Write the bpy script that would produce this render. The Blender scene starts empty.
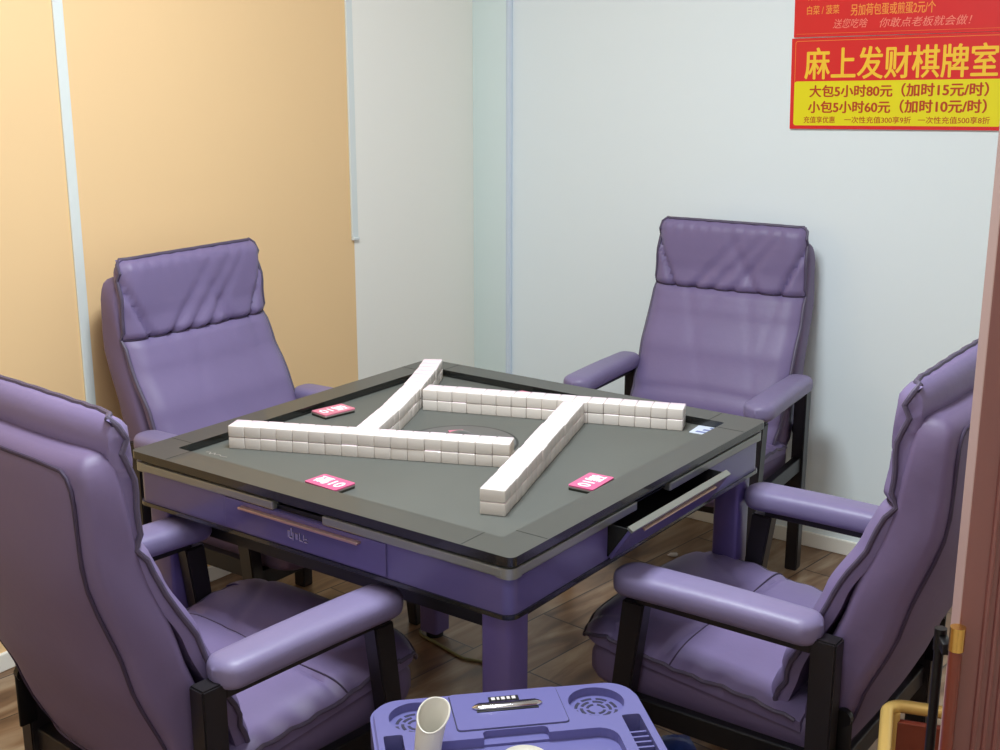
import bpy, bmesh, math, random
from mathutils import Vector, Matrix
random.seed(7)
C = bpy.context.scene.collection
PI = math.pi

# ------------------------------------------------------------ materials
def srgb(r, g, b):
    f = lambda c: (c/255)/12.92 if c/255 <= .04045 else ((c/255+.055)/1.055)**2.4
    return (f(r), f(g), f(b), 1)
def mat(name, col, rough=.5, metal=0, bump=0, bscale=200, var=0, vscale=6, coat=0, spec=.5):
    m = bpy.data.materials.new(name); m.use_nodes = True
    n = m.node_tree.nodes; l = m.node_tree.links; b = n['Principled BSDF']
    b.inputs['Base Color'].default_value = col; b.inputs['Roughness'].default_value = rough
    b.inputs['Metallic'].default_value = metal; b.inputs['Coat Weight'].default_value = coat
    b.inputs['Specular IOR Level'].default_value = spec
    tc = n.new('ShaderNodeTexCoord')
    if bump:
        t = n.new('ShaderNodeTexNoise'); t.inputs['Scale'].default_value = bscale; t.inputs['Detail'].default_value = 4
        l.new(tc.outputs['Object'], t.inputs['Vector'])
        bp = n.new('ShaderNodeBump'); bp.inputs['Strength'].default_value = bump; bp.inputs['Distance'].default_value = .004
        l.new(t.outputs['Fac'], bp.inputs['Height']); l.new(bp.outputs['Normal'], b.inputs['Normal'])
    if var:
        t = n.new('ShaderNodeTexNoise'); t.inputs['Scale'].default_value = vscale; t.inputs['Detail'].default_value = 6
        l.new(tc.outputs['Object'], t.inputs['Vector'])
        r = n.new('ShaderNodeMapRange'); r.inputs[1].default_value = .3; r.inputs[2].default_value = .7
        r.inputs[3].default_value = 1-var; r.inputs[4].default_value = 1+var*.5
        l.new(t.outputs['Fac'], r.inputs[0])
        v = n.new('ShaderNodeVectorMath'); v.operation = 'SCALE'; v.inputs[0].default_value = col[:3]
        l.new(r.outputs[0], v.inputs['Scale']); l.new(v.outputs[0], b.inputs['Base Color'])
    return m

M = {}
M['leather'] = mat('purple_leather', srgb(124, 109, 150), .5, bump=.12, bscale=60, var=.07, vscale=5)
M['leather_arm'] = mat('paler_purple_leather', srgb(130, 119, 156), .45, bump=.12, bscale=70, var=.08, vscale=9)  # arm pads, slightly paler and smoother than the cushions
M['leather_back'] = mat('matte_purple_leather', srgb(110, 93, 128), .55, bump=.1, bscale=60, var=.06, vscale=4)
M['piping'] = mat('dark_piping', srgb(84, 74, 98), .5, bump=.2, bscale=300)
M['seam'] = mat('seam_thread', srgb(58, 44, 70), .7)
M['black_wood'] = mat('black_painted_wood', srgb(30, 26, 30), .4, bump=.05, bscale=50, var=.1)
M['dark_metal'] = mat('dark_metal', srgb(45, 44, 46), .35, metal=.8)
M['rim'] = mat('dark_gloss_rim', srgb(70, 69, 64), .42, coat=.2, var=.04, vscale=3)
M['rim_side'] = mat('black_gloss_edge', srgb(30, 31, 30), .25, coat=.5)
M['mat'] = mat('grey_playing_mat', srgb(92, 93, 88), .62, bump=.1, bscale=900, var=.07, vscale=4)
M['mat_line'] = mat('dark_mat_line', srgb(46, 47, 47), .6)
M['plate'] = mat('smoked_plate', srgb(80, 79, 78), .3, coat=.3)
M['strip'] = mat('pewter_strip', srgb(150, 152, 145), .35, metal=.55)
M['purple'] = mat('purple_lacquer', srgb(92, 83, 134), .28, coat=.3)
M['purple_leg'] = mat('purple_leg_lacquer', srgb(100, 86, 142), .35, coat=.2)
M['black'] = mat('black_plastic', srgb(16, 16, 18), .45)
M['inner'] = mat('black_flocking', srgb(8, 8, 9), .9)
M['rosegold'] = mat('rose_gold_strip', srgb(215, 180, 160), .3, metal=.9)
M['chrome'] = mat('chrome', srgb(215, 215, 220), .15, metal=1)
M['tile'] = mat('ivory_resin', srgb(226, 217, 209), .3, coat=.3, spec=.5)
M['tile_top_lit'] = mat('lit_pink_white_resin', srgb(248, 224, 234), .3, coat=.3)  # tile tops: bright light from above put into this paler colour
M['pink'] = mat('pink_card', srgb(214, 92, 140), .4, coat=.2)
M['pink_faded'] = mat('pale_pink_card', srgb(214, 120, 146), .4, coat=.2)
M['white_print'] = mat('white_print', srgb(250, 236, 242), .5)
M['card_edge'] = mat('dark_card_edge', srgb(52, 54, 48), .6)
M['card_mid'] = mat('grey_card_edge', srgb(150, 142, 138), .6)
M['sticker'] = mat('pale_sticker', srgb(210, 216, 230), .4)
M['sticker_blue'] = mat('blue_sticker_print', srgb(112, 120, 168), .5)
M['scrawl'] = mat('pale_scratch', srgb(160, 152, 146), .6)
M['orange'] = mat('orange_wall_paint', srgb(246, 208, 156), .8, bump=.05, bscale=40, var=.02, vscale=1.5)
M['cream'] = mat('cream_wall_paint', srgb(250, 247, 238), .8, bump=.05, bscale=40)
M['white_wall'] = mat('cool_white_wall_paint', srgb(238, 247, 250), .7, bump=.04, bscale=40)
M['pilaster'] = mat('pale_green_corner_strip', srgb(226, 240, 238), .6)
M['pilaster_edge'] = mat('pale_blue_corner_bead', srgb(214, 226, 240), .45)
M['trim'] = mat('white_trim', srgb(226, 232, 230), .5)
M['ceiling'] = mat('white_ceiling_paint', srgb(238, 238, 236), .9)
M['sign_red'] = mat('red_sign_print', srgb(226, 26, 34), .35, coat=.3)
M['sign_edge'] = mat('white_board_edge', srgb(215, 208, 205), .6)
M['sign_yellow'] = mat('yellow_sign_print', srgb(240, 226, 12), .4, coat=.2)
M['sign_gold'] = mat('gold_lettering', srgb(255, 205, 50), .5)
M['sign_orange'] = mat('orange_lettering', srgb(250, 150, 60), .5)
M['sign_pink'] = mat('pink_script', srgb(250, 140, 120), .5)
M['sign_text'] = mat('brown_red_lettering', srgb(190, 56, 14), .5)
M['door'] = mat('red_brown_door_veneer', srgb(130, 78, 74), .3, coat=.4, var=.12, vscale=3)
M['door_edge_lit'] = mat('lit_door_edge', srgb(176, 146, 142), .4)  # lighter than the leaf: light caught by the edge put into the colour
M['brass'] = mat('brass', srgb(225, 180, 100), .25, metal=1)
M['redwood'] = mat('red_wood_grip', srgb(120, 50, 34), .3, coat=.4)
M['gold'] = mat('yellow_gold_frame', srgb(214, 176, 100), .35, metal=.25)
M['cart'] = mat('violet_plastic', srgb(104, 101, 156), .4, coat=.1)
M['cart_dark'] = mat('dark_slot_plastic', srgb(46, 44, 70), .5)
M['white_plastic'] = mat('white_plastic', srgb(218, 213, 202), .45)
M['cable'] = mat('olive_cable', srgb(128, 124, 84), .5)
M['blue_wrap'] = mat('blue_wrapper', srgb(40, 62, 140), .35, var=.2, vscale=40)
M['paper'] = mat('crumpled_paper', srgb(214, 206, 200), .7)
M['lampglass'] = mat('lamp_diffuser', srgb(250, 250, 250), .5)
b = M['lampglass'].node_tree.nodes['Principled BSDF']; b.inputs['Emission Color'].default_value = (1, .98, .95, 1); b.inputs['Emission Strength'].default_value = 3

def floor_mat():
    m = bpy.data.materials.new('plank_floor'); m.use_nodes = True
    n = m.node_tree.nodes; l = m.node_tree.links; b = n['Principled BSDF']
    tc = n.new('ShaderNodeTexCoord'); mp = n.new('ShaderNodeMapping')
    mp.inputs['Rotation'].default_value = (0, 0, math.radians(6)); mp.inputs['Location'].default_value = (.1, .054, 0)
    l.new(tc.outputs['Object'], mp.inputs[0])
    br = n.new('ShaderNodeTexBrick'); l.new(mp.outputs[0], br.inputs['Vector'])
    br.inputs['Scale'].default_value = 1; br.inputs['Brick Width'].default_value = .8; br.inputs['Row Height'].default_value = .2
    br.inputs['Mortar Size'].default_value = .0025; br.inputs['Mortar Smooth'].default_value = .2
    br.inputs['Color1'].default_value = (0, 0, 0, 1); br.inputs['Color2'].default_value = (1, 1, 1, 1); br.inputs['Mortar'].default_value = (.5, .5, .5, 1)
    br.offset = .37
    st = n.new('ShaderNodeMapping'); st.inputs['Scale'].default_value = (2.0, 8, 1); l.new(mp.outputs[0], st.inputs[0])
    ad = n.new('ShaderNodeVectorMath'); ad.operation = 'ADD'; l.new(st.outputs[0], ad.inputs[0])
    sc = n.new('ShaderNodeVectorMath'); sc.operation = 'SCALE'; sc.inputs['Scale'].default_value = 9; l.new(br.outputs['Color'], sc.inputs[0]); l.new(sc.outputs[0], ad.inputs[1])
    nz = n.new('ShaderNodeTexNoise'); nz.inputs['Scale'].default_value = 1.6; nz.inputs['Detail'].default_value = 8; nz.inputs['Distortion'].default_value = .8
    l.new(ad.outputs[0], nz.inputs['Vector'])
    cr = n.new('ShaderNodeValToRGB'); l.new(nz.outputs['Fac'], cr.inputs[0])
    e = cr.color_ramp.elements; e[0].position = .3; e[0].color = srgb(84, 58, 40); e[1].position = .72; e[1].color = srgb(168, 146, 120)
    x = cr.color_ramp.elements.new(.5); x.color = srgb(128, 98, 72)
    mx = n.new('ShaderNodeMix'); mx.data_type = 'RGBA'; l.new(br.outputs['Fac'], mx.inputs['Factor'])
    l.new(cr.outputs[0], mx.inputs['A']); mx.inputs['B'].default_value = srgb(50, 34, 26)
    l.new(mx.outputs['Result'], b.inputs['Base Color']); b.inputs['Roughness'].default_value = .38
    bp = n.new('ShaderNodeBump'); bp.inputs['Strength'].default_value = .15; bp.inputs['Distance'].default_value = .003
    l.new(nz.outputs['Fac'], bp.inputs['Height']); l.new(bp.outputs['Normal'], b.inputs['Normal'])
    return m
M['floor'] = floor_mat()

# ------------------------------------------------------------ mesh helpers
def finish(name, bm, ms, parent=None, smooth=False, angle=40):
    bmesh.ops.recalc_face_normals(bm, faces=bm.faces)
    if smooth:
        for f in bm.faces: f.smooth = True
        for ed in bm.edges:
            if len(ed.link_faces) == 2 and ed.calc_face_angle(0) > math.radians(angle): ed.smooth = False
    me = bpy.data.meshes.new(name); bm.to_mesh(me); bm.free()
    for m in (ms if isinstance(ms, (list, tuple)) else [ms]): me.materials.append(m)
    o = bpy.data.objects.new(name, me); C.objects.link(o)
    if parent: o.parent = parent
    return o
def tag(o, label=None, cat=None, group=None, kind=None):
    if label: o['label'] = label
    if cat: o['category'] = cat
    if group: o['group'] = group
    if kind: o['kind'] = kind
    return o
def empty(name, loc=(0, 0, 0), rz=0):
    o = bpy.data.objects.new(name, None); C.objects.link(o); o.location = loc; o.rotation_euler = (0, 0, rz); o.empty_display_size = .1
    return o
def box(bm, lo, hi, bev=0, mi=0, mtx=None, seg=2):
    lo = Vector(lo); hi = Vector(hi); c = (lo+hi)/2; s = hi-lo
    r = bmesh.ops.create_cube(bm, size=1); vs = r['verts']
    for v in vs: v.co = Vector((v.co.x*s.x, v.co.y*s.y, v.co.z*s.z))+c
    fs = set(f for v in vs for f in v.link_faces)
    if bev:
        es = list(set(e for v in vs for e in v.link_edges))
        r = bmesh.ops.bevel(bm, geom=es, offset=bev, segments=seg, profile=.5, affect='EDGES')
        vs = list(set(v for f in r['faces'] for v in f.verts) | set(v for v in vs if v.is_valid))
        fs = set(f for v in vs for f in v.link_faces)
    if mtx: bmesh.ops.transform(bm, matrix=mtx, verts=vs)
    for f in fs: f.material_index = mi
    return vs
def taper_post(bm, p0, p1, s0, s1, bev=.003):
    """square post from p0 (bottom) to p1 (top); half sizes (x,y)"""
    vs = []
    for p, s in ((p0, s0), (p1, s1)):
        for sx, sy in ((-1, -1), (1, -1), (1, 1), (-1, 1)):
            vs.append(bm.verts.new((p[0]+sx*s[0], p[1]+sy*s[1], p[2])))
    fs = [bm.faces.new((vs[3], vs[2], vs[1], vs[0])), bm.faces.new(vs[4:8])]
    for i in range(4): fs.append(bm.faces.new((vs[i], vs[(i+1) % 4], vs[4+(i+1) % 4], vs[4+i])))
    if bev: bmesh.ops.bevel(bm, geom=list(set(e for f in fs for e in f.edges)), offset=bev, segments=2, affect='EDGES')
def loft(bm, st, seg=36, mi=0):
    """st: list of (centre, U, V, exponent) rings"""
    rings = []
    for c, U, V, n in st:
        ring = []
        for k in range(seg):
            a = 2*PI*k/seg; ca, sa = math.cos(a), math.sin(a)
            x = math.copysign(abs(ca)**(2/n), ca); y = math.copysign(abs(sa)**(2/n), sa)
            ring.append(bm.verts.new(Vector(c)+Vector(U)*x+Vector(V)*y))
        rings.append(ring)
    for a, b_ in zip(rings, rings[1:]):
        for k in range(seg):
            f = bm.faces.new((a[k], a[(k+1) % seg], b_[(k+1) % seg], b_[k])); f.material_index = mi
    for r in (rings[0][::-1], rings[-1]):
        f = bm.faces.new(r); f.material_index = mi
    return rings
def tube(bm, pts, r, seg=8, closed=False, mi=0):
    pts = [Vector(p) for p in pts]; n = len(pts); rings = []
    up = None
    for i, p in enumerate(pts):
        a = pts[(i-1) % n] if (closed or i > 0) else p; b_ = pts[(i+1) % n] if (closed or i < n-1) else p
        t = (b_-a).normalized()
        if up is None: up = t.orthogonal().normalized()
        up = (up-t*up.dot(t)).normalized(); s = t.cross(up)
        rr = r[i] if isinstance(r, (list, tuple)) else r
        rings.append([bm.verts.new(p+(up*math.cos(2*PI*k/seg)+s*math.sin(2*PI*k/seg))*rr) for k in range(seg)])
    m = n if closed else n-1
    for i in range(m):
        a = rings[i]; b_ = rings[(i+1) % n]
        off = 0
        if closed and i == n-1:
            off = min(range(seg), key=lambda o: (a[0].co-b_[o].co).length)
        for k in range(seg):
            f = bm.faces.new((a[k], a[(k+1) % seg], b_[(k+1+off) % seg], b_[(k+off) % seg])); f.material_index = mi
    if not closed:
        bm.faces.new(rings[0][::-1]).material_index = mi; bm.faces.new(rings[-1]).material_index = mi
def prism(bm, pts, z0, z1, mi=0):
    a = [bm.verts.new((x, y, z0)) for x, y in pts]; b_ = [bm.verts.new((x, y, z1)) for x, y in pts]; n = len(pts)
    bm.faces.new(a[::-1]).material_index = mi; bm.faces.new(b_).material_index = mi
    for i in range(n): bm.faces.new((a[i], a[(i+1) % n], b_[(i+1) % n], b_[i])).material_index = mi
def rrect(x0, y0, x1, y1, r, k=6):
    out = []
    for cx, cy, a0 in ((x1-r, y1-r, 0), (x0+r, y1-r, 90), (x0+r, y0+r, 180), (x1-r, y0+r, 270)):
        for i in range(k+1):
            a = math.radians(a0+90*i/k); out.append((cx+r*math.cos(a), cy+r*math.sin(a)))
    return out
def circ(cx, cy, r, k=40): return [(cx+r*math.cos(2*PI*i/k), cy+r*math.sin(2*PI*i/k)) for i in range(k)]
def ring_prism(bm, outer, inner, z0, z1, mi=0):
    """outer and inner loops with same count"""
    n = len(outer)
    L = [[bm.verts.new((x, y, z)) for x, y in lp] for lp, z in ((outer, z0), (outer, z1), (inner, z1), (inner, z0))]
    for a, b_ in ((0, 1), (1, 2), (2, 3), (3, 0)):
        for i in range(n): bm.faces.new((L[a][i], L[a][(i+1) % n], L[b_][(i+1) % n], L[b_][i])).material_index = mi
def cut(o, build):
    """boolean-subtract the solid made by build(bm) from mesh object o, applied"""
    bm = bmesh.new(); build(bm); bmesh.ops.recalc_face_normals(bm, faces=bm.faces)
    me = bpy.data.meshes.new('cut'); bm.to_mesh(me); bm.free()
    c = bpy.data.objects.new('cut', me); C.objects.link(c)
    p = o.parent; mw = o.matrix_basis.copy(); o.parent = None; o.matrix_basis = Matrix()
    md = o.modifiers.new('b', 'BOOLEAN'); md.object = c; md.operation = 'DIFFERENCE'; md.solver = 'EXACT'
    dg = bpy.context.evaluated_depsgraph_get(); dg.update()
    nm = bpy.data.meshes.new_from_object(o.evaluated_get(dg)); o.modifiers.clear()
    old = o.data; nm.name = old.name; o.data = nm
    o.parent = p; o.matrix_basis = mw
    bpy.data.objects.remove(c)
def interp(tab, x):
    if x <= tab[0][0]: return tab[0][1]
    for (a, va), (b_, vb) in zip(tab, tab[1:]):
        if x <= b_:
            t = (x-a)/(b_-a); t = t*t*(3-2*t)*.4+t*.6
            return va+(vb-va)*t
    return tab[-1][1]
def text_part(name, body, m, parent, box_, z=.0, bold=0., depth=.0006, shear=0, mtx=None):
    """flat lettering fitted into box_ (x0,y0,x1,y1) in the parent's local plane"""
    cu = bpy.data.curves.new(name, 'FONT'); cu.body = body; cu.size = 1; cu.shear = shear
    t = bpy.data.objects.new(name, cu); C.objects.link(t)
    dg = bpy.context.evaluated_depsgraph_get(); dg.update()
    me = bpy.data.meshes.new_from_object(t.evaluated_get(dg)); bpy.data.objects.remove(t)
    xs = [v.co.x for v in me.vertices]; ys = [v.co.y for v in me.vertices]
    x0, x1, y0, y1 = min(xs), max(xs), min(ys), max(ys)
    bx0, by0, bx1, by1 = box_
    for v in me.vertices:
        v.co = Vector((bx0+(v.co.x-x0)/(x1-x0)*(bx1-bx0), by0+(v.co.y-y0)/(y1-y0)*(by1-by0), z+.0002))
    if mtx: me.transform(mtx)
    if bold:
        bm2 = bmesh.new(); bm2.from_mesh(me); base = list(bm2.verts)+list(bm2.edges)+list(bm2.faces)
        bw = bold*(by1-by0)*1.1
        for ox, oy in ((bw, 0), (-bw, 0), (0, bw*.7), (0, -bw*.7)):
            d_ = bmesh.ops.duplicate(bm2, geom=base)['geom']
            for g_ in d_:
                if isinstance(g_, bmesh.types.BMVert): g_.co.x += ox; g_.co.y += oy; g_.co.z += .00007+(.00007 if oy else 0)+(.000035 if ox+oy > 0 else 0)
        bm2.to_mesh(me); bm2.free()
    me.materials.clear(); me.materials.append(m)
    for p in me.polygons: p.material_index = 0
    me.name = name
    o = bpy.data.objects.new(name, me); C.objects.link(o); o.parent = parent
    return o

# ------------------------------------------------------------ the room
XB, YL, ZC = 1.68, 1.235, 2.75     # back wall, left wall, ceiling
XF, YR = -2.75, -2.35
def struct(name, bm, m, **k): return tag(finish(name, bm, m, **k), kind='structure')
bm = bmesh.new(); box(bm, (XF, YR, -.06), (XB+.1, YL+.1, 0)); struct('floor', bm, M['floor'])
bm = bmesh.new(); box(bm, (XF, YR, ZC), (XB+.1, YL+.1, ZC+.06)); struct('ceiling', bm, M['ceiling'])
bm = bmesh.new(); box(bm, (XB, YR, 0), (XB+.1, YL+.1, ZC)); struct('wall_back', bm, M['white_wall'])
bm = bmesh.new(); box(bm, (XF, YL, 0), (1.015, YL+.1, ZC), mi=0); box(bm, (1.015, YL, 0), (XB, YL+.1, ZC), mi=1)
struct('wall_left', bm, [M['orange'], M['cream']])
bm = bmesh.new(); box(bm, (XF, YR-.1, 0), (XB+.1, YR, ZC)); struct('wall_right', bm, M['cream'])
bm = bmesh.new(); box(bm, (XF-.1, YR-.1, 0), (XF, YL+.1, ZC)); struct('wall_front', bm, M['cream'])
bm = bmesh.new(); box(bm, (-.073, YL-.006, 0), (-.043, YL, ZC), .002); struct('trim_1', bm, M['trim'])
bm = bmesh.new(); box(bm, (1.0, YL-.008, .985), (1.028, YL, ZC), .002)
box(bm, (1.0, YL-.012, .975), (1.03, YL, .985), .002); struct('trim_2', bm, M['trim'])
bm = bmesh.new(); box(bm, (XB-.012, 1.085, 0), (XB, YL, ZC), .002, mi=0)
tube(bm, [(XB-.006, 1.075, 0), (XB-.006, 1.075, ZC)], .012, 12, mi=1); struct('trim_3', bm, [M['pilaster'], M['pilaster_edge']], smooth=True)
bm = bmesh.new(); box(bm, (XB-.012, YR, 0), (XB, 1.06, .05), .003); struct('baseboard_back', bm, M['cream'])
bm = bmesh.new(); box(bm, (XF, YL-.012, 0), (XB-.013, YL, .05), .003); struct('baseboard_left', bm, M['cream'])

# door leaf standing open at the right
dx, dy = Vector((.5, -.866, 0)), Vector((.866, .5, 0))
droot = empty('door_1', (-.926, -1.330, 0), math.atan2(-.866, .5)); tag(droot, kind='structure')
# local x runs along the leaf away from its free edge, local y points away from the camera
bm = bmesh.new(); box(bm, (0, 0, .01), (.8, .032, 2.1), .002)
for f in bm.faces:
    if f.normal.x < -.7: f.material_index = 1
dl = finish('door_leaf', bm, [M['door'], M['door_edge_lit']], droot)
bm = bmesh.new()
for x in (.024, .034, .044): tube(bm, [(x, -.001, .06), (x, -.001, 2.04)], .0028, 8)
finish('door_moulding', bm, M['door'], droot, smooth=True)
for side in (-1, 1):
    y, x, r = (-.012, -.004, .0062) if side < 0 else (.052, -.003, .005)
    zt_ = 1.052 if side < 0 else 1.02
    bm = bmesh.new(); tube(bm, [(x, y, .76), (x, y, zt_)], r, 14)
    h = finish('door_handle', bm, M['redwood'] if side < 0 else M['dark_metal'], droot, smooth=True)
    for z in (zt_-.004, .738):
        bm = bmesh.new(); tube(bm, [(x, y, z), (x, y, z+.024)], r+.0012, 14)
        box(bm, (x-.003, min(y, .004 if side < 0 else .028), z+.006), (.0035, max(y, .004 if side < 0 else .028), z+.018), .001)
        finish('handle_ferrule', bm, M['brass'] if side < 0 else M['dark_metal'], h, smooth=True)

# ------------------------------------------------------------ the chairs
def make_chair(label):
    t = empty('leather_armchair'); tag(t, label, 'chair', 'purple armchairs around the mahjong table')
    Z = lambda *a: Vector(a)
    # --- back shell
    FR = [(.34, -.135), (.5, -.165), (.67, -.224), (.85, -.285), (.97, -.303), (1.05, -.312), (1.12, -.316)]
    TH = [(.34, .085), (.5, .11), (.67, .118), (.85, .112), (1.04, .085), (1.1, .08)]
    HW = [(.34, .225), (.45, .25), (.7, .256), (.95, .25), (1.00, .243)]
    def shell_station(z, k=1., kt=1.):
        th = interp(TH, z); f = interp(FR, z); d = (interp(FR, z+.02)-interp(FR, z-.02))/.04
        nrm = Vector((1, 0, -d)).normalized()
        return (Vector((f, 0, z))-nrm*th/2, Vector((0, interp(HW, z)*k, 0)), nrm*th/2*kt, 5.5)
    st = []
    for z, k, kt in ((.335, .80, .45), (.345, .9, .8), (.36, .97, .96)): st.append(shell_station(z, k, kt))
    z = .40
    while z < .95: st.append(shell_station(z)); z += .04
    for z, k, kt in ((.965, 1, 1), (.99, .995, .97), (1.007, .975, .86), (1.016, .94, .62), (1.02, .9, .3)): st.append(shell_station(z, k, kt))
    bm = bmesh.new(); rings = loft(bm, st, 56)
    for v in bm.verts:
        x, y, z = v.co
        q = max(0, 1-(y/.24)**2)*max(0, 1-((z-.68)/.4)**2)
        thf = interp(FR, z)-interp(TH, z)*.6
        if x < thf: v.co.x -= .018*q
        v.co.y += math.copysign(.004*math.sin(z*19+x*30), y) if abs(y) > .2 else 0
    finish('backrest', bm, M['leather_back'], t, smooth=True, angle=60)
    # rear piping around the shell
    pts = []
    def rp(z, side, k=.985):
        c, U, V, n = shell_station(z); q_ = c-V*.86+U*side*k*.95
        q_.x -= .018*max(0, 1-(q_.y/.24)**2)*max(0, 1-((q_.z-.68)/.4)**2); return q_
    zz = [.40+.031*i for i in range(19)]
    pts += [rp(z, 1) for z in zz]
    pts += [rp(.978, 1, .975), rp(.996, 1, .94), rp(1.006, 1, .88)]
    pts += [rp(1.009, s, 1) for s in (.6, .3, 0, -.3, -.6)]
    pts += [rp(1.006, -1, .88), rp(.996, -1, .94), rp(.978, -1, .975)]
    pts += [rp(z, -1) for z in zz[::-1]]
    pts += [rp(.36, -1, .9), rp(.345, -1, .7), rp(.343, 0, 1), rp(.345, 1, .7), rp(.36, 1, .9)]
    bm = bmesh.new(); tube(bm, pts, .0035, 8, closed=True)
    finish('back_piping', bm, M['seam'], t, smooth=True)
    # --- cushion laid over the front of the back, with its headrest
    GF = [(.40, -.072), (.5, -.105), (.67, -.180), (.78, -.240), (.84, -.264), (.92, -.286), (.97, -.290), (1.02, -.291), (1.08, -.292)]
    GH = [(.40, .235), (.5, .25), (.75, .252), (.93, .246), (1.06, .24), (1.1, .236)]
    NV, NU = 60, 44
    z0, z1 = .40, 1.066
    def front(u, z):
        f = interp(GF, z); hw = interp(GH, z)
        e = min(1-abs(u), 1)*hw; edge = max(0, 1-e/.05)
        ve = min(z-z0, z1-z); vedge = max(0, 1-ve/.03)
        p = -.024*edge**2.2-.022*vedge**2.2
        p += .012*(1-u*u)
        seam = abs(z-.853); p -= .014*math.exp(-(seam/.008)**2)
        if z > .853:
            p += .006*math.sin(PI*min(1, (z-.853)/.21))
            p += .014*abs(u)**3*min(1, (z-.853)/.1)
            for s, k in ((1, 1), (-1, 1)):      # pleats running from the upper corners to the seam
                ln = abs(u)-(.70+.26*(z-.853)/.13)
                p -= .009*math.exp(-(ln/.03)**2)*(1 if z < 1.03 else 0)
            a = (z-.853)/.21
            for u0, sl, am, wd in ((-.45, .75, .011, .045), (-.2, .8, .010, .045), (.08, .7, .011, .04), (.42, -.5, .010, .045), (.3, .15, .005, .04)):
                p -= (1-u**4)*am*math.exp(-((u-u0-sl*a)/wd)**2)*math.exp(-a*2.0)*1.6
            p += .0015*math.sin(u*38+z*10)*math.exp(-((z-1.05)/.02)**2)*2
        else:
            for u0, sl, am, wd in ((-.5, 1.6, .004, .05), (.3, 1.1, .003, .05), (-.1, -1.3, .003, .06), (.7, -.5, .003, .04)):
                p -= am*math.exp(-((u-u0-sl*(.853-z))/wd)**2)*math.exp(-(.853-z)*4)
            for zq, am in ((.56, .006), (.5, .006)):
                p -= am*math.exp(-((z-zq+.02*u*u)/.012)**2)
            p += .0012*math.sin(z*70+math.copysign(1, u))*math.exp(-((1-abs(u))/.08)**2)
        return f+p, hw
    bm = bmesh.new(); F = []; B = []
    for i in range(NV+1):
        z = z0+(z1-z0)*i/NV; fr = []; bk = []
        for j in range(NU+1):
            u = -1+2*j/NU; u = math.sin(u*PI/2)*.35+u*.65
            x, hw = front(u, z)
            cz = z
            if z > 1.036:      # round the upper corners
                hw -= .008*((z-1.036)/.03)**3
            xb = interp(GF, z)-.052+.004
            if z > .97: xb += -.006+.016*abs(u)**3
            ztop = z-(.002*abs(u)**6 if z > 1.03 else 0)
            fr.append(bm.verts.new((x, u*hw, ztop))); bk.append(bm.verts.new((xb+(.022*max(0, (z-1.03)/.036)**2 if z > 1.03 else 0), u*hw*.985, ztop)))
        F.append(fr); B.append(bk)
    for i in range(NV):
        for j in range(NU):
            bm.faces.new((F[i][j], F[i][j+1], F[i+1][j+1], F[i+1][j])); bm.faces.new((B[i][j], B[i+1][j], B[i+1][j+1], B[i][j+1]))
        bm.faces.new((F[i][0], F[i+1][0], B[i+1][0], B[i][0])); bm.faces.new((F[i][NU], B[i][NU], B[i+1][NU], F[i+1][NU]))
    for j in range(NU):
        bm.faces.new((F[0][j], B[0][j], B[0][j+1], F[0][j+1])); bm.faces.new((F[NV][j], F[NV][j+1], B[NV][j+1], B[NV][j]))
    edgep = [tuple(F[i][0].co) for i in range(1, NV, 2)]+[tuple(F[NV][j].co) for j in range(1, NU, 2)]+[tuple(F[i][NU].co) for i in range(NV-1, 0, -2)]
    seamp = [tuple(F[int((.853-z0)/(z1-z0)*NV+.5)][j].co+Vector((.002, 0, 0))) for j in range(0, NU+1)]
    bc = finish('back_cushion', bm, M['leather'], t, smooth=True, angle=70)
    bm = bmesh.new(); tube(bm, edgep, .0052, 8); finish('cushion_piping', bm, M['piping'], bc, smooth=True)
    bm = bmesh.new(); tube(bm, seamp, .0028, 6); finish('headrest_seam', bm, M['seam'], bc, smooth=True)
    # --- seat base and seat cushion
    bm = bmesh.new(); st = []
    for x, kz, ky in ((-.215, .6, .9), (-.205, .9, .97), (-.19, 1, 1), (-.05, 1, 1), (.1, 1, 1), (.2, 1, 1), (.245, .97, 1), (.275, .85, .99), (.292, .6, .96), (.298, .25, .9)):
        zc = .365+.03*(x+.2)/.5; st.append(((x, 0, zc), (0, .252*ky, 0), (0, 0, .062*kz), 5))
    loft(bm, st, 48); finish('seat_base', bm, M['leather_back'], t, smooth=True, angle=60)
    NX, NY = 48, 40; xs0, xs1 = -.165, .335
    def zt(u, x):
        a = (x-xs0)/(xs1-xs0)
        z = .418+.052*a-.03*max(0, (a-.88)/.12)**2
        e = (1-abs(u))*.258; z += .016*(1-math.exp(-e/.03))+.006*(1-u*u)
        z -= .010*math.exp(-((x-.11-.02*u)/.007)**2)
        z += .003*math.sin(u*9+x*24)*math.exp(-((1-abs(u))/.3)**2)+.0028*math.sin(x*95+math.copysign(2, u))*math.exp(-((1-abs(u))/.16)**2)
        z -= .006*math.exp(-((u-.35-(x-.11)*2.2)/.05)**2)*(1 if x > .11 else .3)
        z -= .006*math.exp(-((u+.4+(x-.11)*2.6)/.05)**2)*(1 if x > .11 else .2)
        return z
    bm = bmesh.new(); T = []; Bt = []
    for i in range(NX+1):
        x = xs0+(xs1-xs0)*i/NX; a = []; b_ = []
        hw = .262-.03*max(0, (x-.28)/.055)**2
        for j in range(NY+1):
            u = -1+2*j/NY; u = math.sin(u*PI/2)*.4+u*.6
            z = zt(u, x); xx = x
            if x > .25: xx = x-.018*(abs(u)**4)
            a.append(bm.verts.new((xx, u*hw, z))); b_.append(bm.verts.new((xx, u*hw*.98, .402+.05*(x-xs0)/(xs1-xs0)-.012)))
        T.append(a); Bt.append(b_)
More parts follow.
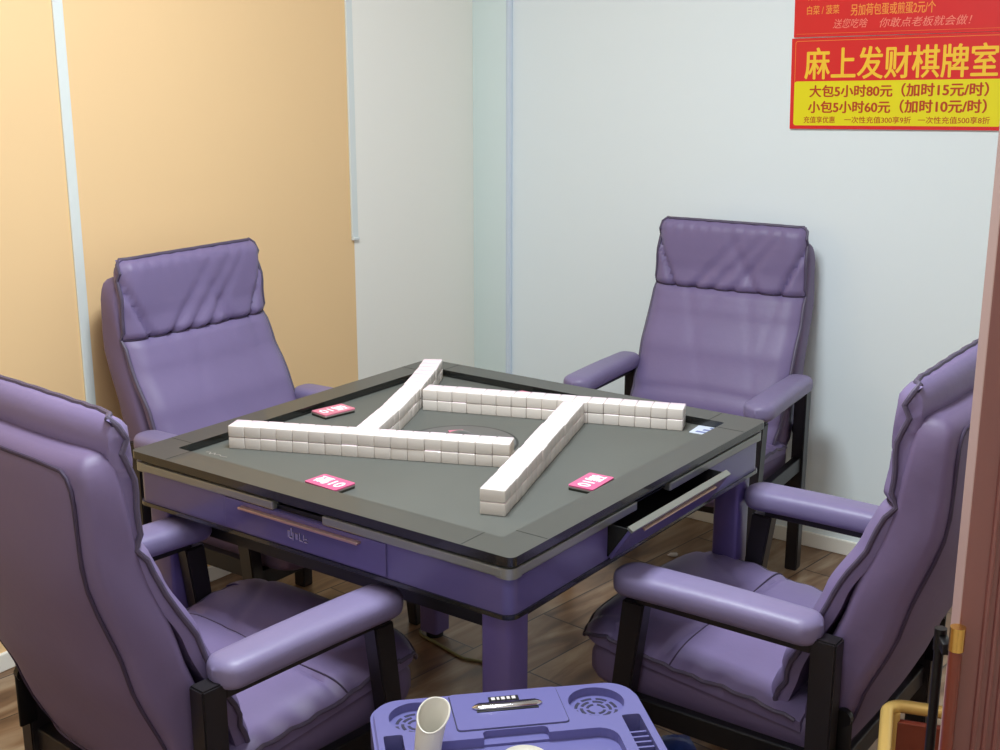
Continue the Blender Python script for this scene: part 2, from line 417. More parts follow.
    for i in range(NX):
        for j in range(NY):
            bm.faces.new((T[i][j], T[i+1][j], T[i+1][j+1], T[i][j+1])); bm.faces.new((Bt[i][j], Bt[i][j+1], Bt[i+1][j+1], Bt[i+1][j]))
        bm.faces.new((T[i][0], Bt[i][0], Bt[i+1][0], T[i+1][0])); bm.faces.new((T[i][NY], T[i+1][NY], Bt[i+1][NY], Bt[i][NY]))
    for j in range(NY):
        bm.faces.new((T[0][j], T[0][j+1], Bt[0][j+1], Bt[0][j])); bm.faces.new((T[NX][j], Bt[NX][j], Bt[NX][j+1], T[NX][j+1]))
    ed = [T[i][0].co-Vector((0, 0, .003)) for i in range(1, NX, 2)]+[T[NX][j].co-Vector((0, 0, .003)) for j in range(0, NY+1, 2)]+[T[i][NY].co-Vector((0, 0, .003)) for i in range(NX-1, 0, -2)]
    ed = [e.copy() for e in ed]; sm = [T[int((.11-xs0)/(xs1-xs0)*NX+.5)][j].co.copy()+Vector((0, 0, -.001)) for j in range(0, NY+1)]
    sc = finish('seat_cushion', bm, M['leather'], t, smooth=True, angle=70)
    bm = bmesh.new(); tube(bm, ed, .0045, 8); finish('cushion_piping', bm, M['piping'], sc, smooth=True)
    bm = bmesh.new(); tube(bm, sm, .002, 6); finish('seat_seam', bm, M['seam'], sc, smooth=True)
    # --- side frames, legs and arm pads
    for s in (-1, 1):
        y = .286*s
        bm = bmesh.new(); taper_post(bm, (-.215, y, 0), (-.215, y, .605), (.021, .019), (.024, .019)); finish('rear_leg', bm, M['black_wood'], t)
        bm = bmesh.new(); taper_post(bm, (.235, y, 0), (.165, y, .575), (.016, .018), (.024, .018)); finish('front_leg', bm, M['black_wood'], t)
        bm = bmesh.new(); box(bm, (-.19, y-.014, .572), (.16, y+.014, .590), .003); finish('arm_rail', bm, M['black_wood'], t)
        bm = bmesh.new(); box(bm, (-.195, y-.012, .33), (.18, y+.012, .375), .003); finish('side_rail', bm, M['dark_metal'], t)
        bm = bmesh.new(); st = []
        prof = [(-.205+.034*(1-math.cos(q)), math.sin(q)) for q in [math.radians(d) for d in (4, 15, 30, 45, 60, 75, 90)]]
        prof += [(x_, 1) for x_ in (-.12, -.05, .03, .1)]
        prof += [(.212-.042*(1-math.cos(q)), math.sin(q)) for q in [math.radians(d) for d in (90, 75, 60, 45, 30, 15, 4)]]
        for x, k in prof:
            st.append(((x, 0, .614+.002*math.cos(x*10)), (0, (.041+.014*(x+.2))*k, 0), (0, 0, .0275*max(.25, k)**.55), 2.9))
        # finer end caps
        loft(bm, st, 32); bmesh.ops.translate(bm, verts=bm.verts, vec=(0, y, 0))
        ap = finish('arm_pad', bm, M['leather_arm'], t, smooth=True, angle=75)
    bm = bmesh.new(); box(bm, (.15, -.27, .29), (.19, .27, .335), .003); finish('cross_rail', bm, M['black_wood'], t)
    bm = bmesh.new(); box(bm, (-.225, -.27, .275), (-.19, .27, .32), .003); finish('cross_rail', bm, M['black_wood'], t)
    # hinge plates joining the back to the frame
    for s in (-1, 1):
        bm = bmesh.new(); y = s*.262
        tube(bm, [(-.245, y-.008*s, .45), (-.245, y+.006*s, .45)], .016, 16); box(bm, (-.262, y-.004, .34), (-.225, y+.003, .45), .003)
        finish('hinge_plate', bm, M['dark_metal'], t, smooth=True)
    return t
def copy_tree(o, parent=None):
    c = o.copy(); C.objects.link(c)
    if parent: c.parent = parent
    for ch in list(o.children): copy_tree(ch, c)
    return c
def place(o, x, y, deg): o.location = (x, y, 0); o.rotation_euler = (0, 0, math.radians(deg))
chA = make_chair('purple leather armchair in front of the orange wall, behind the table')
chB = copy_tree(chA); chB['label'] = 'purple leather armchair against the cool white wall, left of and below the red sign'
chC = copy_tree(chA); chC['label'] = 'purple leather armchair in the left foreground seen from behind'
chD = copy_tree(chA); chD['label'] = 'purple leather armchair beside the open red-brown door, seen from its side'
place(chA, .185, .768, -90); place(chB, 1.235, .09, 185); place(chC, -.628, .114, -4.5); place(chD, .17, -.685, 90)

# ------------------------------------------------------------ the mahjong table
tb = empty('mahjong_table'); tag(tb, 'square automatic mahjong table with grey playing mat and purple skirt', 'table')
H = .494; IN = .425; ZM = .762
bm = bmesh.new()
ring_prism(bm, rrect(-H, -H, H, H, .014, 5), rrect(-IN, -IN, IN, IN, .006, 5), .7635, .78)
for f in bm.faces:
    f.normal_update()
rim = finish('table_rim', bm, [M['rim'], M['rim_side']], tb)
for p in rim.data.polygons:
    if abs(p.normal.z) < .5: p.material_index = 1
bm = bmesh.new()            # fine joints of the corner blocks
for sx in (-1, 1):
    for sy in (-1, 1):
        box(bm, (sx*.385-.0008, min(sy*IN, sy*(H-.003)), .7797), (sx*.385+.0008, max(sy*IN, sy*(H-.003)), .7804))
        box(bm, (min(sx*IN, sx*(H-.003)), sy*.385-.0008, .7797), (max(sx*IN, sx*(H-.003)), sy*.385+.0008, .7804))
finish('rim_joint', bm, M['mat_line'], tb)
bm = bmesh.new(); prism(bm, rrect(-IN-.003, -IN-.003, IN+.003, IN+.003, .004, 2), .748, ZM); finish('playing_mat', bm, M['mat'], tb)
bm = bmesh.new(); ring_prism(bm, circ(0, 0, .128, 64), circ(0, 0, .1225, 64), ZM-.004, ZM+.0008); cpl = finish('centre_ring', bm, M['mat_line'], tb, smooth=True)
bm = bmesh.new(); prism(bm, circ(0, 0, .1225, 64), ZM-.004, ZM+.0014); plate = finish('centre_plate', bm, M['plate'], tb, smooth=True)
bm = bmesh.new(); st = [((0, 0, ZM+.001+.026*math.sin(a)), (.038*math.cos(a), 0, 0), (0, .038*math.cos(a), 0), 2) for a in (0, .3, .6, .9, 1.2, 1.45)]
loft(bm, st, 32); finish('dice_dome', bm, M['plate'], plate, smooth=True)
for k in range(4):
    a = PI/4+k*PI/2; bm = bmesh.new()
    prism(bm, [(math.cos(a+q)*r, math.sin(a+q)*r) for q, r in ((-.25, .06), (.25, .06), (.2, .085), (-.2, .085))], ZM+.001, ZM+.004)
    finish('dice_button', bm, M['pink_faded'], plate)
# signature scratch on the mat near the left corner
bm = bmesh.new()
pp = [(-.372, .398), (-.368, .388), (-.378, .382), (-.366, .376), (-.375, .370), (-.368, .360), (-.374, .35), (-.371, .335)]
for (x, y), (x2, y2) in zip(pp, pp[1:]): tube(bm, [(x, y, ZM), (x2, y2, ZM)], .0012, 4)
finish('printed_mark', bm, M['scrawl'], tb)
# edge layers below the rim
def hollow(name, h, z0, z1, m, t=.02, r=.02, par=tb):
    bm = bmesh.new(); ring_prism(bm, rrect(-h, -h, h, h, r, 5), rrect(-h+t, -h+t, h-t, h-t, max(.004, r-t*.5), 5), z0, z1); return finish(name, bm, m, par, smooth=True, angle=30)
hollow('shadow_groove', .485, .756, .7640, M['rim_side'])
# pewter strips, interrupted at the middle of every side
for k in range(4):
    Rm = Matrix.Rotation(k*PI/2, 4, 'Z')
    bm = bmesh.new()
    # side facing local -x; the strip runs along y, the joint gap right of the middle
    for y0, y1 in ((-.470, -.055), (.075, .470)):
        vs = box(bm, (-.491, y0, .738), (-.474, y1, .7562), .003)
    bmesh.ops.transform(bm, matrix=Rm, verts=bm.verts)
    o = finish('edge_strip', bm, M['strip'], tb)
for sx in (-1, 1):
    for sy in (-1, 1):
        bm = bmesh.new(); prism(bm, rrect(sx*.4690-.0215, sy*.4690-.0215, sx*.4690+.0215, sy*.4690+.0215, .016, 5), .737, .7568)
        finish('corner_cap', bm, M['strip'], tb, smooth=True, angle=30)
hollow('skirt', .485, .668, .7375, M['purple'], .03, .022)
hollow('skirt_edge', .489, .661, .669, M['rim_side'], .03, .024)
hollow('inner_wall', .478, .72, .747, M['black'], .02)
bm = bmesh.new(); prism(bm, rrect(-.40, -.40, .40, .40, .02), .585, .745); ub = finish('machine_body', bm, M['black'], tb)
bm = bmesh.new(); prism(bm, rrect(-.25, -.25, .25, .25, .03), .50, .586); finish('machine_sump', bm, M['black'], tb)
skirt = [c for c in tb.children if c.name.startswith('skirt')][0]
# drawers: closed on three sides, tipped open on the side towards the right-hand chair
def emblem(par, mtx):
    bm = bmesh.new()
    for x0, y0, x1, y1 in ((-.026, -.006, -.020, .008), (-.018, -.002, -.014, .014), (-.013, -.010, -.010, .006), (-.022, -.008, -.012, -.005),
                           (-.006, -.006, .001, .006), (.004, -.006, .007, .008), (.005, -.008, .014, -.005), (.016, -.006, .018, .007), (.019, -.001, .025, .001), (.017, -.008, .026, -.006)):
        box(bm, (x0, y0, 0), (x1, y1, .003), .0006)
    bmesh.ops.transform(bm, matrix=mtx, verts=bm.verts); return finish('emblem', bm, M['chrome'], par)
for k in range(4):
    Rm = Matrix.Rotation(k*PI/2, 4, 'Z')
    if k == 1: continue
    bm = bmesh.new(); box(bm, (-.4890, -.21, .672), (-.478, .215, .7365), .0015); bmesh.ops.transform(bm, matrix=Rm, verts=bm.verts)
    dr = finish('drawer', bm, M['purple'], tb)
    bm = bmesh.new(); box(bm, (-.500, -.150, .7225), (-.488, .165, .7275), .001); bmesh.ops.transform(bm, matrix=Rm, verts=bm.verts)
    finish('drawer_handle', bm, M['rosegold'], dr)
    # local x of the emblem -> -y world when facing -x
    mt = Rm @ Matrix.Translation((-.4890, .01, .699)) @ Matrix(((0, 0, -1, 0), (-1, 0, 0, 0), (0, 1, 0, 0), (0, 0, 0, 1)))
    emblem(dr, mt)
# side -y (k=1 rotates -x onto -y): opening and tipped drawer
def opening(bm): box(bm, (-.175, -.52, .6725), (.235, -.44, .76))
cut(skirt, opening)
for c in tb.children:
    if c.name.startswith(('machine_body', 'inner_wall')): cut(c, lambda bm: box(bm, (-.172, -.6, .674), (.232, -.36, .7455)))
bm = bmesh.new(); ang = math.radians(34)
T = Matrix.Translation((0, -.484, .672)) @ Matrix.Rotation(ang, 4, 'X')
box(bm, (-.17, -.008, 0), (.23, 0, .078), .0015, mtx=T)
dr = finish('open_drawer', bm, M['purple'], tb)
bm = bmesh.new(); box(bm, (-.1715, -.0095, .076), (.2315, .004, .083), .001, mtx=T); finish('drawer_lip', bm, M['strip'], dr)
bm = bmesh.new(); box(bm, (-.12, -.0145, .066), (.175, -.008, .0695), .0006, mtx=T); finish('drawer_handle', bm, M['rosegold'], dr)
bm = bmesh.new()
for x0, x1 in ((-.17, -.166), (.226, .23)):
    pts = [(-.484, .672), (-.484-.078*math.sin(ang), .672+.078*math.cos(ang)), (-.455, .737), (-.40, .72), (-.40, .674)]
    a = [bm.verts.new((x0, y, z)) for y, z in pts]; b_ = [bm.verts.new((x1, y, z)) for y, z in pts]
    bm.faces.new(a); bm.faces.new(b_[::-1])
    for i in range(5): bm.faces.new((a[i], a[(i+1) % 5], b_[(i+1) % 5], b_[i]))
box(bm, (-.17, -.484, .672), (.23, -.38, .676)); finish('drawer_tray', bm, M['inner'], dr)
# legs
for sx in (-1, 1):
    for sy in (-1, 1):
        bm = bmesh.new(); x, y = sx*.442, sy*.442
        prism(bm, rrect(x-.031, y-.031, x+.031, y+.031, .009, 3), .018, .662); lg = finish('leg', bm, M['purple_leg'], tb, smooth=True, angle=30)
        bm = bmesh.new(); prism(bm, circ(x, y, .024, 24), 0, .02); finish('foot', bm, M['black'], lg, smooth=True)

# ------------------------------------------------------------ tiles
TW, TL, TT = .0364, .0495, .0258
def tile_mesh():
    bm = bmesh.new(); box(bm, (-TW/2+.0002, -TL/2, 0), (TW/2-.0002, TL/2, TT-.0003), .0022, seg=3)
    for f in bm.faces:
        f.smooth = True
        f.normal_update()
        if f.normal.z > .9: f.material_index = 1  # upward faces take the top-lit colour
    me = bpy.data.meshes.new('mahjong_tile'); bm.to_mesh(me); bm.free(); me.materials.append(M['tile']); me.materials.append(M['tile_top_lit']); return me
TM = tile_mesh()
ORD = ['first', 'second', 'third', 'fourth', 'fifth', 'sixth', 'seventh', 'eighth', 'ninth', 'tenth', 'eleventh', 'twelfth', 'thirteenth', 'fourteenth', 'fifteenth', 'sixteenth', 'seventeenth']
def tile_row(a, deg, side, rowname, frm, bow=0, n=17):
    """a: start of the outer lower line; deg: direction; side: +1 bodies left of the line, -1 right"""
    an = math.radians(deg); d = Vector((math.cos(an), math.sin(an), 0)); nn = Vector((-d.y, d.x, 0))*side
    for L in range(2):
        for i in range(n):
            s = (i+.5)/n
            off = bow*4*s*(1-s)
            p = Vector(a).to_3d()+d*(TW*(i+.5))+nn*(TL/2+off+random.uniform(-.0006, .0006)+(.0015 if L and i % 5 == 2 else 0))
            sl = bow*4*(1-2*s)/(n*TW)*side
            o = bpy.data.objects.new('mahjong_tile', TM); C.objects.link(o)
            o.location = (p.x, p.y, ZM+L*TT); o.rotation_euler = (0, 0, an+math.atan(sl)+random.uniform(-.004, .004))
            tag(o, '%s ivory tile, %s from the %s of the %s' % (('lower', 'upper')[L], ORD[i], frm, rowname), 'mahjong tile',
                'mahjong tiles in the four stacked rows')
tile_row((-.326, .378), -66.2, 1, 'row facing the closed drawer', 'left end')
tile_row((-.322, -.297), 18.9, -1, 'row nearest the open drawer', 'near end')
tile_row((.147, .228), -69.6, 1, 'row before the white-wall armchair', 'left end')
tile_row((.3865, .4197), 205.8, 1, 'row reaching the far corner', 'far end', bow=.012)

# ------------------------------------------------------------ score cards, sticker
def card(x, y, deg, label, m, l=.088, w=.056, h=.011):
    r = empty('score_card_stack', (x, y, ZM), math.radians(deg)); tag(r, label, 'card', 'score cards on the mahjong table')
    bm = bmesh.new(); box(bm, (-l/2+.002, -w/2+.001, 0), (l/2-.001, w/2-.002, h*.45), .0006); finish('lower_card', bm, M['card_edge'], r)
    bm = bmesh.new(); box(bm, (-l/2, -w/2, h*.45), (l/2, w/2, h*.75), .0006); finish('middle_card', bm, M['card_mid'], r)
    bm = bmesh.new(); prism(bm, rrect(-l/2, -w/2, l/2, w/2, .004, 3), h*.75, h); tp = finish('top_card', bm, m, r)
    text_part('card_print', '碼10', M['white_print'], tp, (-l*.40, -w*.30, l*.40, w*.30), h+.0001, bold=.03, depth=.0003)
card(-.378, .030, -93, 'pink score card stack in front of the closed drawer', M['pink'])
card(-.070, -.382, 180+3, 'pink score card stack beside the open drawer', M['pink'])
card(.0, .378, 0+90+80, 'pale pink score card stack near the orange-wall chair', M['pink_faded'])
card(.372, .075, 90, 'pink score card stack behind the far stacked tile row', M['pink_faded'])
bm = bmesh.new(); prism(bm, rrect(-.03, -.03, .03, .03, .003, 3), 0, .0015)
stk = finish('paper_sticker', bm, M['sticker'], None); stk.location = (.395, -.395, ZM); stk.rotation_euler = (0, 0, .1)
tag(stk, 'small pale sticker with blue print at the right corner of the mat', 'sticker')
bm = bmesh.new()
for i in range(3): box(bm, (-.022+.018*i, -.026, .0015), (-.012+.018*i, .018-.01*i, .0019))
finish('blue_print', bm, M['sticker_blue'], stk)

# ------------------------------------------------------------ signs
def sign_root(name, label, y, z, tilt):
    r = bpy.data.objects.new(name, None); C.objects.link(r)
    Rm = Matrix(((0, 0, -1, 0), (-1, 0, 0, 0), (0, 1, 0, 0), (0, 0, 0, 1)))
    r.matrix_world = Matrix.Translation((XB-.001, y, z)) @ Rm @ Matrix.Rotation(tilt, 4, 'Z')
    tag(r, label, 'sign'); return r
s1 = sign_root('price_sign', 'red and yellow price sign with big gold characters on the white wall', +.003, 1.351, math.radians(1.7))
W1, H1 = .648, .27
bm = bmesh.new(); box(bm, (0, 0, 0), (W1, H1, .006)); finish('backing_board', bm, M['sign_edge'], s1)
bm = bmesh.new(); prism(bm, rrect(0, 0, W1, H1, .001, 2), .006, .0068); finish('red_face', bm, M['sign_red'], s1)
def P(px, py):    # photograph scale of the lower sign: metres per pixel on its plane
    return ((px-790.5)*.00297, (129.5-py)*.00303)
def B(x0, y1, x1, y0):
    a = P(x0, y0); b_ = P(x1, y1); return (a[0], a[1], b_[0], b_[1])
bm = bmesh.new(); x0, y0, x1, y1 = B(794.5, 82.5, 1003, 126); prism(bm, rrect(x0, y0, x1, y1, .008, 4), .0068, .0072)
yp = finish('yellow_panel', bm, M['sign_yellow'], s1)
text_part('sign_title', '麻上发财棋牌室', M['sign_gold'], s1, B(805.5, 50, 997, 80.5), .0068, bold=.016)
text_part('price_line', '大包5小时80元', M['sign_text'], yp, B(811.5, 86.5, 897.5, 98), .0072, bold=.032)
text_part('price_note', '（加时15元/时）', M['sign_text'], yp, B(907, 85.5, 990, 98), .0072, bold=.032)
text_part('price_line', '小包5小时60元', M['sign_text'], yp, B(810.5, 102, 896, 113.5), .0072, bold=.032)
text_part('price_note', '（加时10元/时）', M['sign_text'], yp, B(906, 101, 989, 113.5), .0072, bold=.032)
text_part('small_print', '充值享优惠', M['sign_text'], yp, B(806, 117, 839.5, 123.5), .0072, bold=.01)
text_part('small_print', '一次性充值300享9折', M['sign_text'], yp, B(849.5, 117, 917.5, 123.5), .0072, bold=.01)
text_part('small_print', '一次性充值500享8折', M['sign_text'], yp, B(924.5, 117, 993, 123.5), .0072, bold=.01)
bm = bmesh.new()
ring_prism(bm, rrect(.012, .016, W1-.012, H1-.008, .008, 5), rrect(.0135, .0175, W1-.0135, H1-.0095, .007, 5), .0068, .0071); finish('border_line', bm, M['sign_orange'], s1)
s2 = sign_root('menu_sign', 'upper red menu sign with orange and pink lettering on the white wall', +.0065, 1.624, math.radians(1.5))
W2, H2 = .64, .42
bm = bmesh.new(); box(bm, (0, 0, 0), (W2, H2, .004)); finish('backing_board', bm, M['sign_edge'], s2)
bm = bmesh.new(); prism(bm, rrect(0, 0, W2, H2, .001, 2), .004, .0048); finish('red_face', bm, M['sign_red'], s2)
def B2(x0, y1, x1, y0): return ((x0-793.5)*.00297, (35.5-y0)*.00303, (x1-793.5)*.00297, (35.5-y1)*.00303)
text_part('menu_line', '白菜 / 菠菜', M['sign_orange'], s2, B2(807, 5.5, 841, 14), .0048, bold=.012)
text_part('menu_line', '另加荷包蛋或煎蛋2元/个', M['sign_orange'], s2, B2(853, 5.5, 937, 16.5), .0048, bold=.012)
text_part('menu_line', '12元套餐（另加主食2元', M['sign_orange'], s2, B2(854, -9, 940, 2), .0048, bold=.012)
text_part('menu_line', '什锦 / 三丝', M['sign_orange'], s2, B2(807, -9, 841, 0.5), .0048, bold=.012)
text_part('script_line', '送您吃啥', M['sign_pink'], s2, B2(835, 19, 871, 28), .0048, shear=.25)
text_part('script_line', '你敢点老板就会做！', M['sign_pink'], s2, B2(883, 19.5, 972, 28.5), .0048, shear=.25)
bm = bmesh.new(); box(bm, (.008, .009, .0048), (W2-.008, .0098, .0051)); finish('border_line', bm, M['sign_orange'], s2)

# ------------------------------------------------------------ serving cart
ct = empty('serving_cart', (-.592, -.543, 0), math.radians(-134)); tag(ct, 'violet plastic serving cart with cup holders at the bottom edge', 'cart')
# local +x runs towards the camera, local +y to the right in the picture (after the turn), back edge at x = 0
ZT = .60; WH = .214; DP = .42
bm = bmesh.new()
prism(bm, rrect(0, -WH, DP, WH, .05, 8), ZT-.05, ZT)
top = finish('tray_top', bm, M['cart'], ct)
bv = bmesh.new(); bv.from_mesh(top.data)
bmesh.ops.bevel(bv, geom=[e for e in bv.edges if abs(e.verts[0].co.z-ZT) < 1e-4 and abs(e.verts[1].co.z-ZT) < 1e-4], offset=.006, segments=3, affect='EDGES'); bv.to_mesh(top.data); bv.free()
CH = [(.062, -.142), (.062, .142)]
def cuts(bm):
    for x, y in CH: prism(bm, circ(x, y, .0445, 48), ZT-.014, ZT+.02)
cut(top, cuts)
cut(top, lambda bm: prism(bm, rrect(.140, -.152, .36, .152, .03, 6), ZT-.016, ZT+.02))
cut(top, lambda bm: (prism(bm, rrect(.11, -.199, .33, -.170, .004, 2), ZT-.03, ZT+.02), prism(bm, rrect(.11, .170, .33, .199, .004, 2), ZT-.03, ZT+.02)))
cut(top, lambda bm: prism(bm, rrect(.121, -.05, .15, .05, .008, 4), ZT-.012, ZT+.02))
for p in top.data.polygons: p.use_smooth = False
for x, y in CH:
    bm = bmesh.new()
    for r0, r1, n, ph in ((.0295, .0345, 8, 0), (.0205, .0255, 6, .3), (.0115, .0160, 4, .1)):
        for k in range(n):
            a0 = ph+2*PI*k/n; a1 = a0+2*PI/n*.72
            arc = [a0+(a1-a0)*i/6 for i in range(7)]
            prism(bm, [(x+r1*math.cos(a), y+r1*math.sin(a)) for a in arc]+[(x+r0*math.cos(a), y+r0*math.sin(a)) for a in arc[::-1]], ZT-.0142, ZT-.0134)
    finish('vent_grille', bm, M['cart_dark'], ct)
for y in (-.1845, .1845):
    bm = bmesh.new(); box(bm, (.113, y-.0135, ZT-.0305), (.33, y+.0135, ZT-.029), mi=0)
    for i in range(12): box(bm, (.150+i*.0145, y-.0135, ZT-.0295), (.154+i*.0145, y+.0135, ZT-.006), mi=1)
    finish('side_slot', bm, [M['cart_dark'], M['cart']], ct)
bm = bmesh.new(); prism(bm, rrect(.008, -.086, .117, .086, .006, 3), ZT-.002, ZT+.0022); lid = finish('drawer_lid', bm, M['cart'], ct)
bm = bmesh.new(); ring_prism(bm, rrect(.0065, -.0875, .1185, .0875, .007, 3), rrect(.008, -.086, .117, .086, .006, 3), ZT-.001, ZT+.0006); finish('lid_gap', bm, M['cart_dark'], lid)
bm = bmesh.new(); loft(bm, [((.057, y, ZT+.0045), (.009*k, 0, 0), (0, 0, .0045*k), 2.4) for y, k in ((-.056, .1), (-.052, .6), (-.045, 1), (.045, 1), (.052, .6), (.056, .1))], 20)
finish('lid_handle', bm, M['chrome'], lid, smooth=True)
bm = bmesh.new(); box(bm, (.059, -.050, ZT+.0022), (.070, .048, ZT+.0035)); finish('handle_slot', bm, M['black'], lid)
bm = bmesh.new(); box(bm, (.027, -.026, ZT+.0022), (.041, .022, ZT+.0035)); em = finish('emblem_plate', bm, M['black'], lid)
lid2 = lid
bm = bmesh.new()
for y0, y1 in ((-.022, -.016), (-.013, -.009), (-.006, 0), (.003, .008), (.011, .017)): box(bm, (.030, y0, ZT+.0035), (.038, y1, ZT+.0042))
o = finish('emblem_letters', bm, M['sign_edge'], None); o.parent = ct
bm = bmesh.new()
for x in (.05, DP-.05):
    for y in (-WH+.03, WH-.03): tube(bm, [(x, y, .055), (x, y, ZT-.045)], .012, 12)
    tube(bm, [(x, -WH+.03, .3), (x, WH-.03, .3)], .009, 10)
finish('cart_frame', bm, M['cart_dark'], ct, smooth=True)
bm = bmesh.new(); prism(bm, rrect(.03, -WH+.015, DP-.03, WH-.015, .04), .12, .15); finish('lower_shelf', bm, M['cart'], ct)
for x in (.05, DP-.05):
    for y in (-WH+.03, WH-.03):
        bm = bmesh.new(); tube(bm, [(x+.01, y-.01, .025), (x+.01, y+.01, .025)], .025, 20); box(bm, (x-.01, y-.014, .03), (x+.02, y+.014, .058)); finish('caster', bm, M['black'], ct, smooth=True, angle=30)
# tall white cup with slanted mouth in the tray, and a white dish
ca = math.radians(-134); cz = Vector((-.592, -.543, 0))
def cart_pt(x, y): return cz+Vector((x*math.cos(ca)-y*math.sin(ca), x*math.sin(ca)+y*math.cos(ca), 0))
p = cart_pt(.176, -.140)
cup = empty('plastic_cup', (p.x, p.y, ZT-.016)); tag(cup, 'tall white plastic scoop cup with a slanted mouth standing on the violet cart', 'cup')
bm = bmesh.new(); N = 40; NZ = 16; R0, R1 = .019, .0235
view = Vector((-1, -.75, 0)).normalized(); va = math.atan2(view.y, view.x)
def wall(rr):
    out = []
    for i in range(NZ+1):
        ring = []
        for k in range(N):
            a = 2*PI*k/N; c = .5+.5*math.cos(a-va+.35)     # side towards the camera is lower
            h = .094-.032*max(0, c)**1.3
            t = i/NZ; r = R0+(R1-R0)*t**1.5
            ring.append(bm.verts.new(((r-rr)*math.cos(a)+.012*t*t*math.cos(va+2.2), (r-rr)*math.sin(a)+.012*t*t*math.sin(va+2.2), max(h*t, .001 if rr == 0 else .003))))
        out.append(ring)
    return out
Wo, Wi = wall(0), wall(.0015)
for i in range(NZ):
    for k in range(N):
        j = (k+1) % N; bm.faces.new((Wo[i][k], Wo[i][j], Wo[i+1][j], Wo[i+1][k])); bm.faces.new((Wi[i][k], Wi[i+1][k], Wi[i+1][j], Wi[i][j]))
for k in range(N): j = (k+1) % N; bm.faces.new((Wo[NZ][k], Wo[NZ][j], Wi[NZ][j], Wi[NZ][k]))
bm.faces.new(Wo[0][::-1]); bm.faces.new(Wi[0]); finish('cup_body', bm, M['white_plastic'], cup, smooth=True, angle=50)
bm = bmesh.new(); tube(bm, [v for v in [Vector(((R1)*math.cos(2*PI*k/N)+.012*math.cos(va+2.2), R1*math.sin(2*PI*k/N)+.012*math.sin(va+2.2), .094-.032*max(0, .5+.5*math.cos(2*PI*k/N-va+.35))**1.3)) for k in range(N)]], .0015, 6, closed=True)
finish('cup_rim', bm, M['white_plastic'], cup, smooth=True)
p = cart_pt(.203, -.0)
def dish(p, r, label, name='round_dish'):
    bm = bmesh.new()
    prof = [(0, 0), (r*.6, 0), (r*.85, .006), (r, .014), (r*.97, .0155), (r*.82, .008), (r*.58, .003), (0, .003)]
    rings = [[bm.verts.new((q*math.cos(2*PI*k/40), q*math.sin(2*PI*k/40), z)) for k in range(40)] for q, z in prof[1:-1]]
    for a, b_ in zip(rings, rings[1:]):
        for k in range(40): bm.faces.new((a[k], a[(k+1) % 40], b_[(k+1) % 40], b_[k]))
    bm.faces.new(rings[0][::-1]); bm.faces.new(rings[-1])
    o = finish(name, bm, M['white_plastic'], None, smooth=True, angle=60); o.location = (p.x, p.y, ZT-.016); tag(o, label, 'dish')
dish(p, .036, 'white round dish in the middle of the violet cart tray')

# ------------------------------------------------------------ gold frame stool behind the right chair
g = empty('gold_stool', (-.064, -.997, 0), math.radians(-72)); tag(g, 'gold metal stool frame on the floor behind the right-hand armchair', 'stool')
# local x along the far edge to the right, local -y towards the camera
bm = bmesh.new()
pts = rrect(0, -.30, .30, 0, .03, 5)
tube(bm, [(x, y, .486) for x, y in pts], .0115, 10, closed=True); finish('top_frame', bm, M['gold'], g, smooth=True)
for x, y in ((.012, -.012), (.288, -.012), (.012, -.288), (.288, -.288)):
    bm = bmesh.new(); tube(bm, [(x, y, 0), (x, y, .48)], .011, 10); finish('leg', bm, M['gold'], g, smooth=True)
bm = bmesh.new(); box(bm, (.01, -.02, .40), (.29, -.006, .465), .002); finish('apron', bm, M['redwood'], g)

# ------------------------------------------------------------ floor odds and ends
bm = bmesh.new()
cp = [(.64, .62), (.60, .575), (.555, .52), (.50, .492), (.462, .496), (.415, .47), (.398, .404), (.382, .34), (.371, .29), (.376, .26), (.384, .233), (.392, .19), (.36, .14), (.30, .12), (.24, .13)]
pts = []
for i in range(len(cp)-1):
    p0 = Vector(cp[max(0, i-1)]); p1 = Vector(cp[i]); p2 = Vector(cp[i+1]); p3 = Vector(cp[min(len(cp)-1, i+2)])
    for k in range(6):
        t = k/6; q = .5*((2*p1)+(p2-p0)*t+(2*p0-5*p1+4*p2-p3)*t*t+(3*p1-p0-3*p2+p3)*t**3); pts.append((q.x, q.y, .0045))
tube(bm, pts, .0042, 8); tag(finish('power_cable', bm, M['cable'], None, smooth=True), 'thin olive cable lying on the floor under the table', 'cable')
bm = bmesh.new(); bmesh.ops.create_icosphere(bm, subdivisions=2, radius=.012)
for v in bm.verts: v.co = Vector((v.co.x*1.6, v.co.y*.8, v.co.z*.5))*random.uniform(.6, 1.2); v.co.z = max(v.co.z+.005, 0)
o = finish('paper_scrap', bm, M['paper'], None); o.location = (1.336, .1745, 0); o.rotation_euler = (0, 0, -.8); tag(o, 'tiny crumpled white paper scrap on the floor behind the open drawer', 'scrap')
bm = bmesh.new(); NW = 14; G = []
for zz in (0, 1):
    L = []
    for i in range(NW+1):
        row = []
        for j in range(8):
            x = -.05+.1*i/NW; y = -.035+.07*j/7; puff = math.sin(PI*i/NW)*math.sin(PI*j/7)
            row.append(bm.verts.new((x, y, .003+(.018*puff+.002*math.sin(i*2.1+j*1.7)*puff if zz else 0)+zz*.001)))
        L.append(row)
    G.append(L)
for i in range(NW):
    for j in range(7):
        bm.faces.new((G[1][i][j], G[1][i+1][j], G[1][i+1][j+1], G[1][i][j+1])); bm.faces.new((G[0][i][j], G[0][i][j+1], G[0][i+1][j+1], G[0][i+1][j]))
for i in range(NW):
    bm.faces.new((G[0][i][0], G[0][i+1][0], G[1][i+1][0], G[1][i][0])); bm.faces.new((G[0][i][7], G[1][i][7], G[1][i+1][7], G[0][i+1][7]))
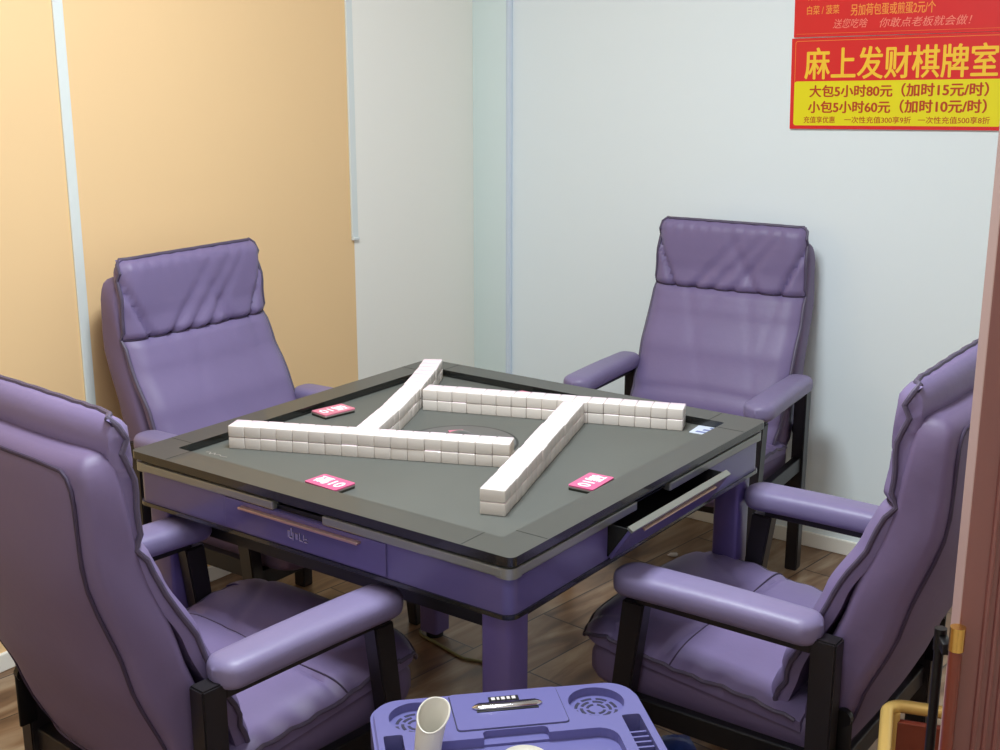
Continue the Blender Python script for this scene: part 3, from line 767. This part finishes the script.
for j in range(7):
    bm.faces.new((G[0][0][j], G[1][0][j], G[1][0][j+1], G[0][0][j+1])); bm.faces.new((G[0][NW][j], G[0][NW][j+1], G[1][NW][j+1], G[1][NW][j]))
o = finish('snack_wrapper', bm, M['blue_wrap'], None, smooth=True); o.location = (.325, -.375, -.002); o.rotation_euler = (0, 0, math.radians(-45)); tag(o, 'blue wrapper on the floor beside the violet cart', 'wrapper')

# ------------------------------------------------------------ lamps
def lamp(x, y, sx, sy, w, label, col=(1, .975, .95)):
    r = empty('ceiling_light', (x, y, ZC)); tag(r, label, 'ceiling light')
    bm = bmesh.new(); ring_prism(bm, rrect(-sx/2-.02, -sy/2-.02, sx/2+.02, sy/2+.02, .01, 2), rrect(-sx/2, -sy/2, sx/2, sy/2, .006, 2), -.04, 0); finish('lamp_frame', bm, M['trim'], r)
    bm = bmesh.new(); prism(bm, rrect(-sx/2, -sy/2, sx/2, sy/2, .006, 2), -.03, -.02); finish('diffuser', bm, M['lampglass'], r)
    L = bpy.data.lights.new('ceiling_light_lamp', 'AREA'); L.shape = 'RECTANGLE'; L.size = sx; L.size_y = sy; L.energy = w; L.color = col
    o = bpy.data.objects.new('ceiling_light_lamp', L); C.objects.link(o); o.parent = r; o.location = (0, 0, -.045)
lamp(-.35, -.2, .6, .6, 57, 'square ceiling panel light over the table', (.84, .94, 1))
lamp(-1.6, -1.2, .6, .6, 12, 'added fill panel on the ceiling near the doorway, out of view', (.84, .93, 1))  # unseen fill lamp, added to lift the skirt and lower walls
w = bpy.data.worlds.new('World'); bpy.context.scene.world = w; w.use_nodes = True
w.node_tree.nodes['Background'].inputs[0].default_value = (.75, .88, 1, 1); w.node_tree.nodes['Background'].inputs[1].default_value = .05

# ------------------------------------------------------------ camera
f_px, yaw, pitch = 1268.6, 0.6314638, 0.2557970
cam = bpy.data.cameras.new('camera'); co = bpy.data.objects.new('camera', cam); C.objects.link(co)
cam.sensor_width = 36; cam.lens = 36*f_px/1000; cam.clip_start = .05
fw = Vector((math.cos(pitch)*math.cos(yaw), math.cos(pitch)*math.sin(yaw), -math.sin(pitch)))
rt = Vector((math.sin(yaw), -math.cos(yaw), 0)); up = rt.cross(fw)
co.matrix_world = Matrix.Translation((-2.0855039, -1.6331492, 1.607490)) @ Matrix((rt, up, -fw)).transposed().to_4x4()
sc_ = bpy.context.scene; sc_.camera = co
sc_.view_settings.view_transform = 'Standard'; sc_.view_settings.look = 'None'
sc_.view_settings.exposure = 0.0; sc_.view_settings.gamma = 1; sc_.view_settings.use_curve_mapping = False
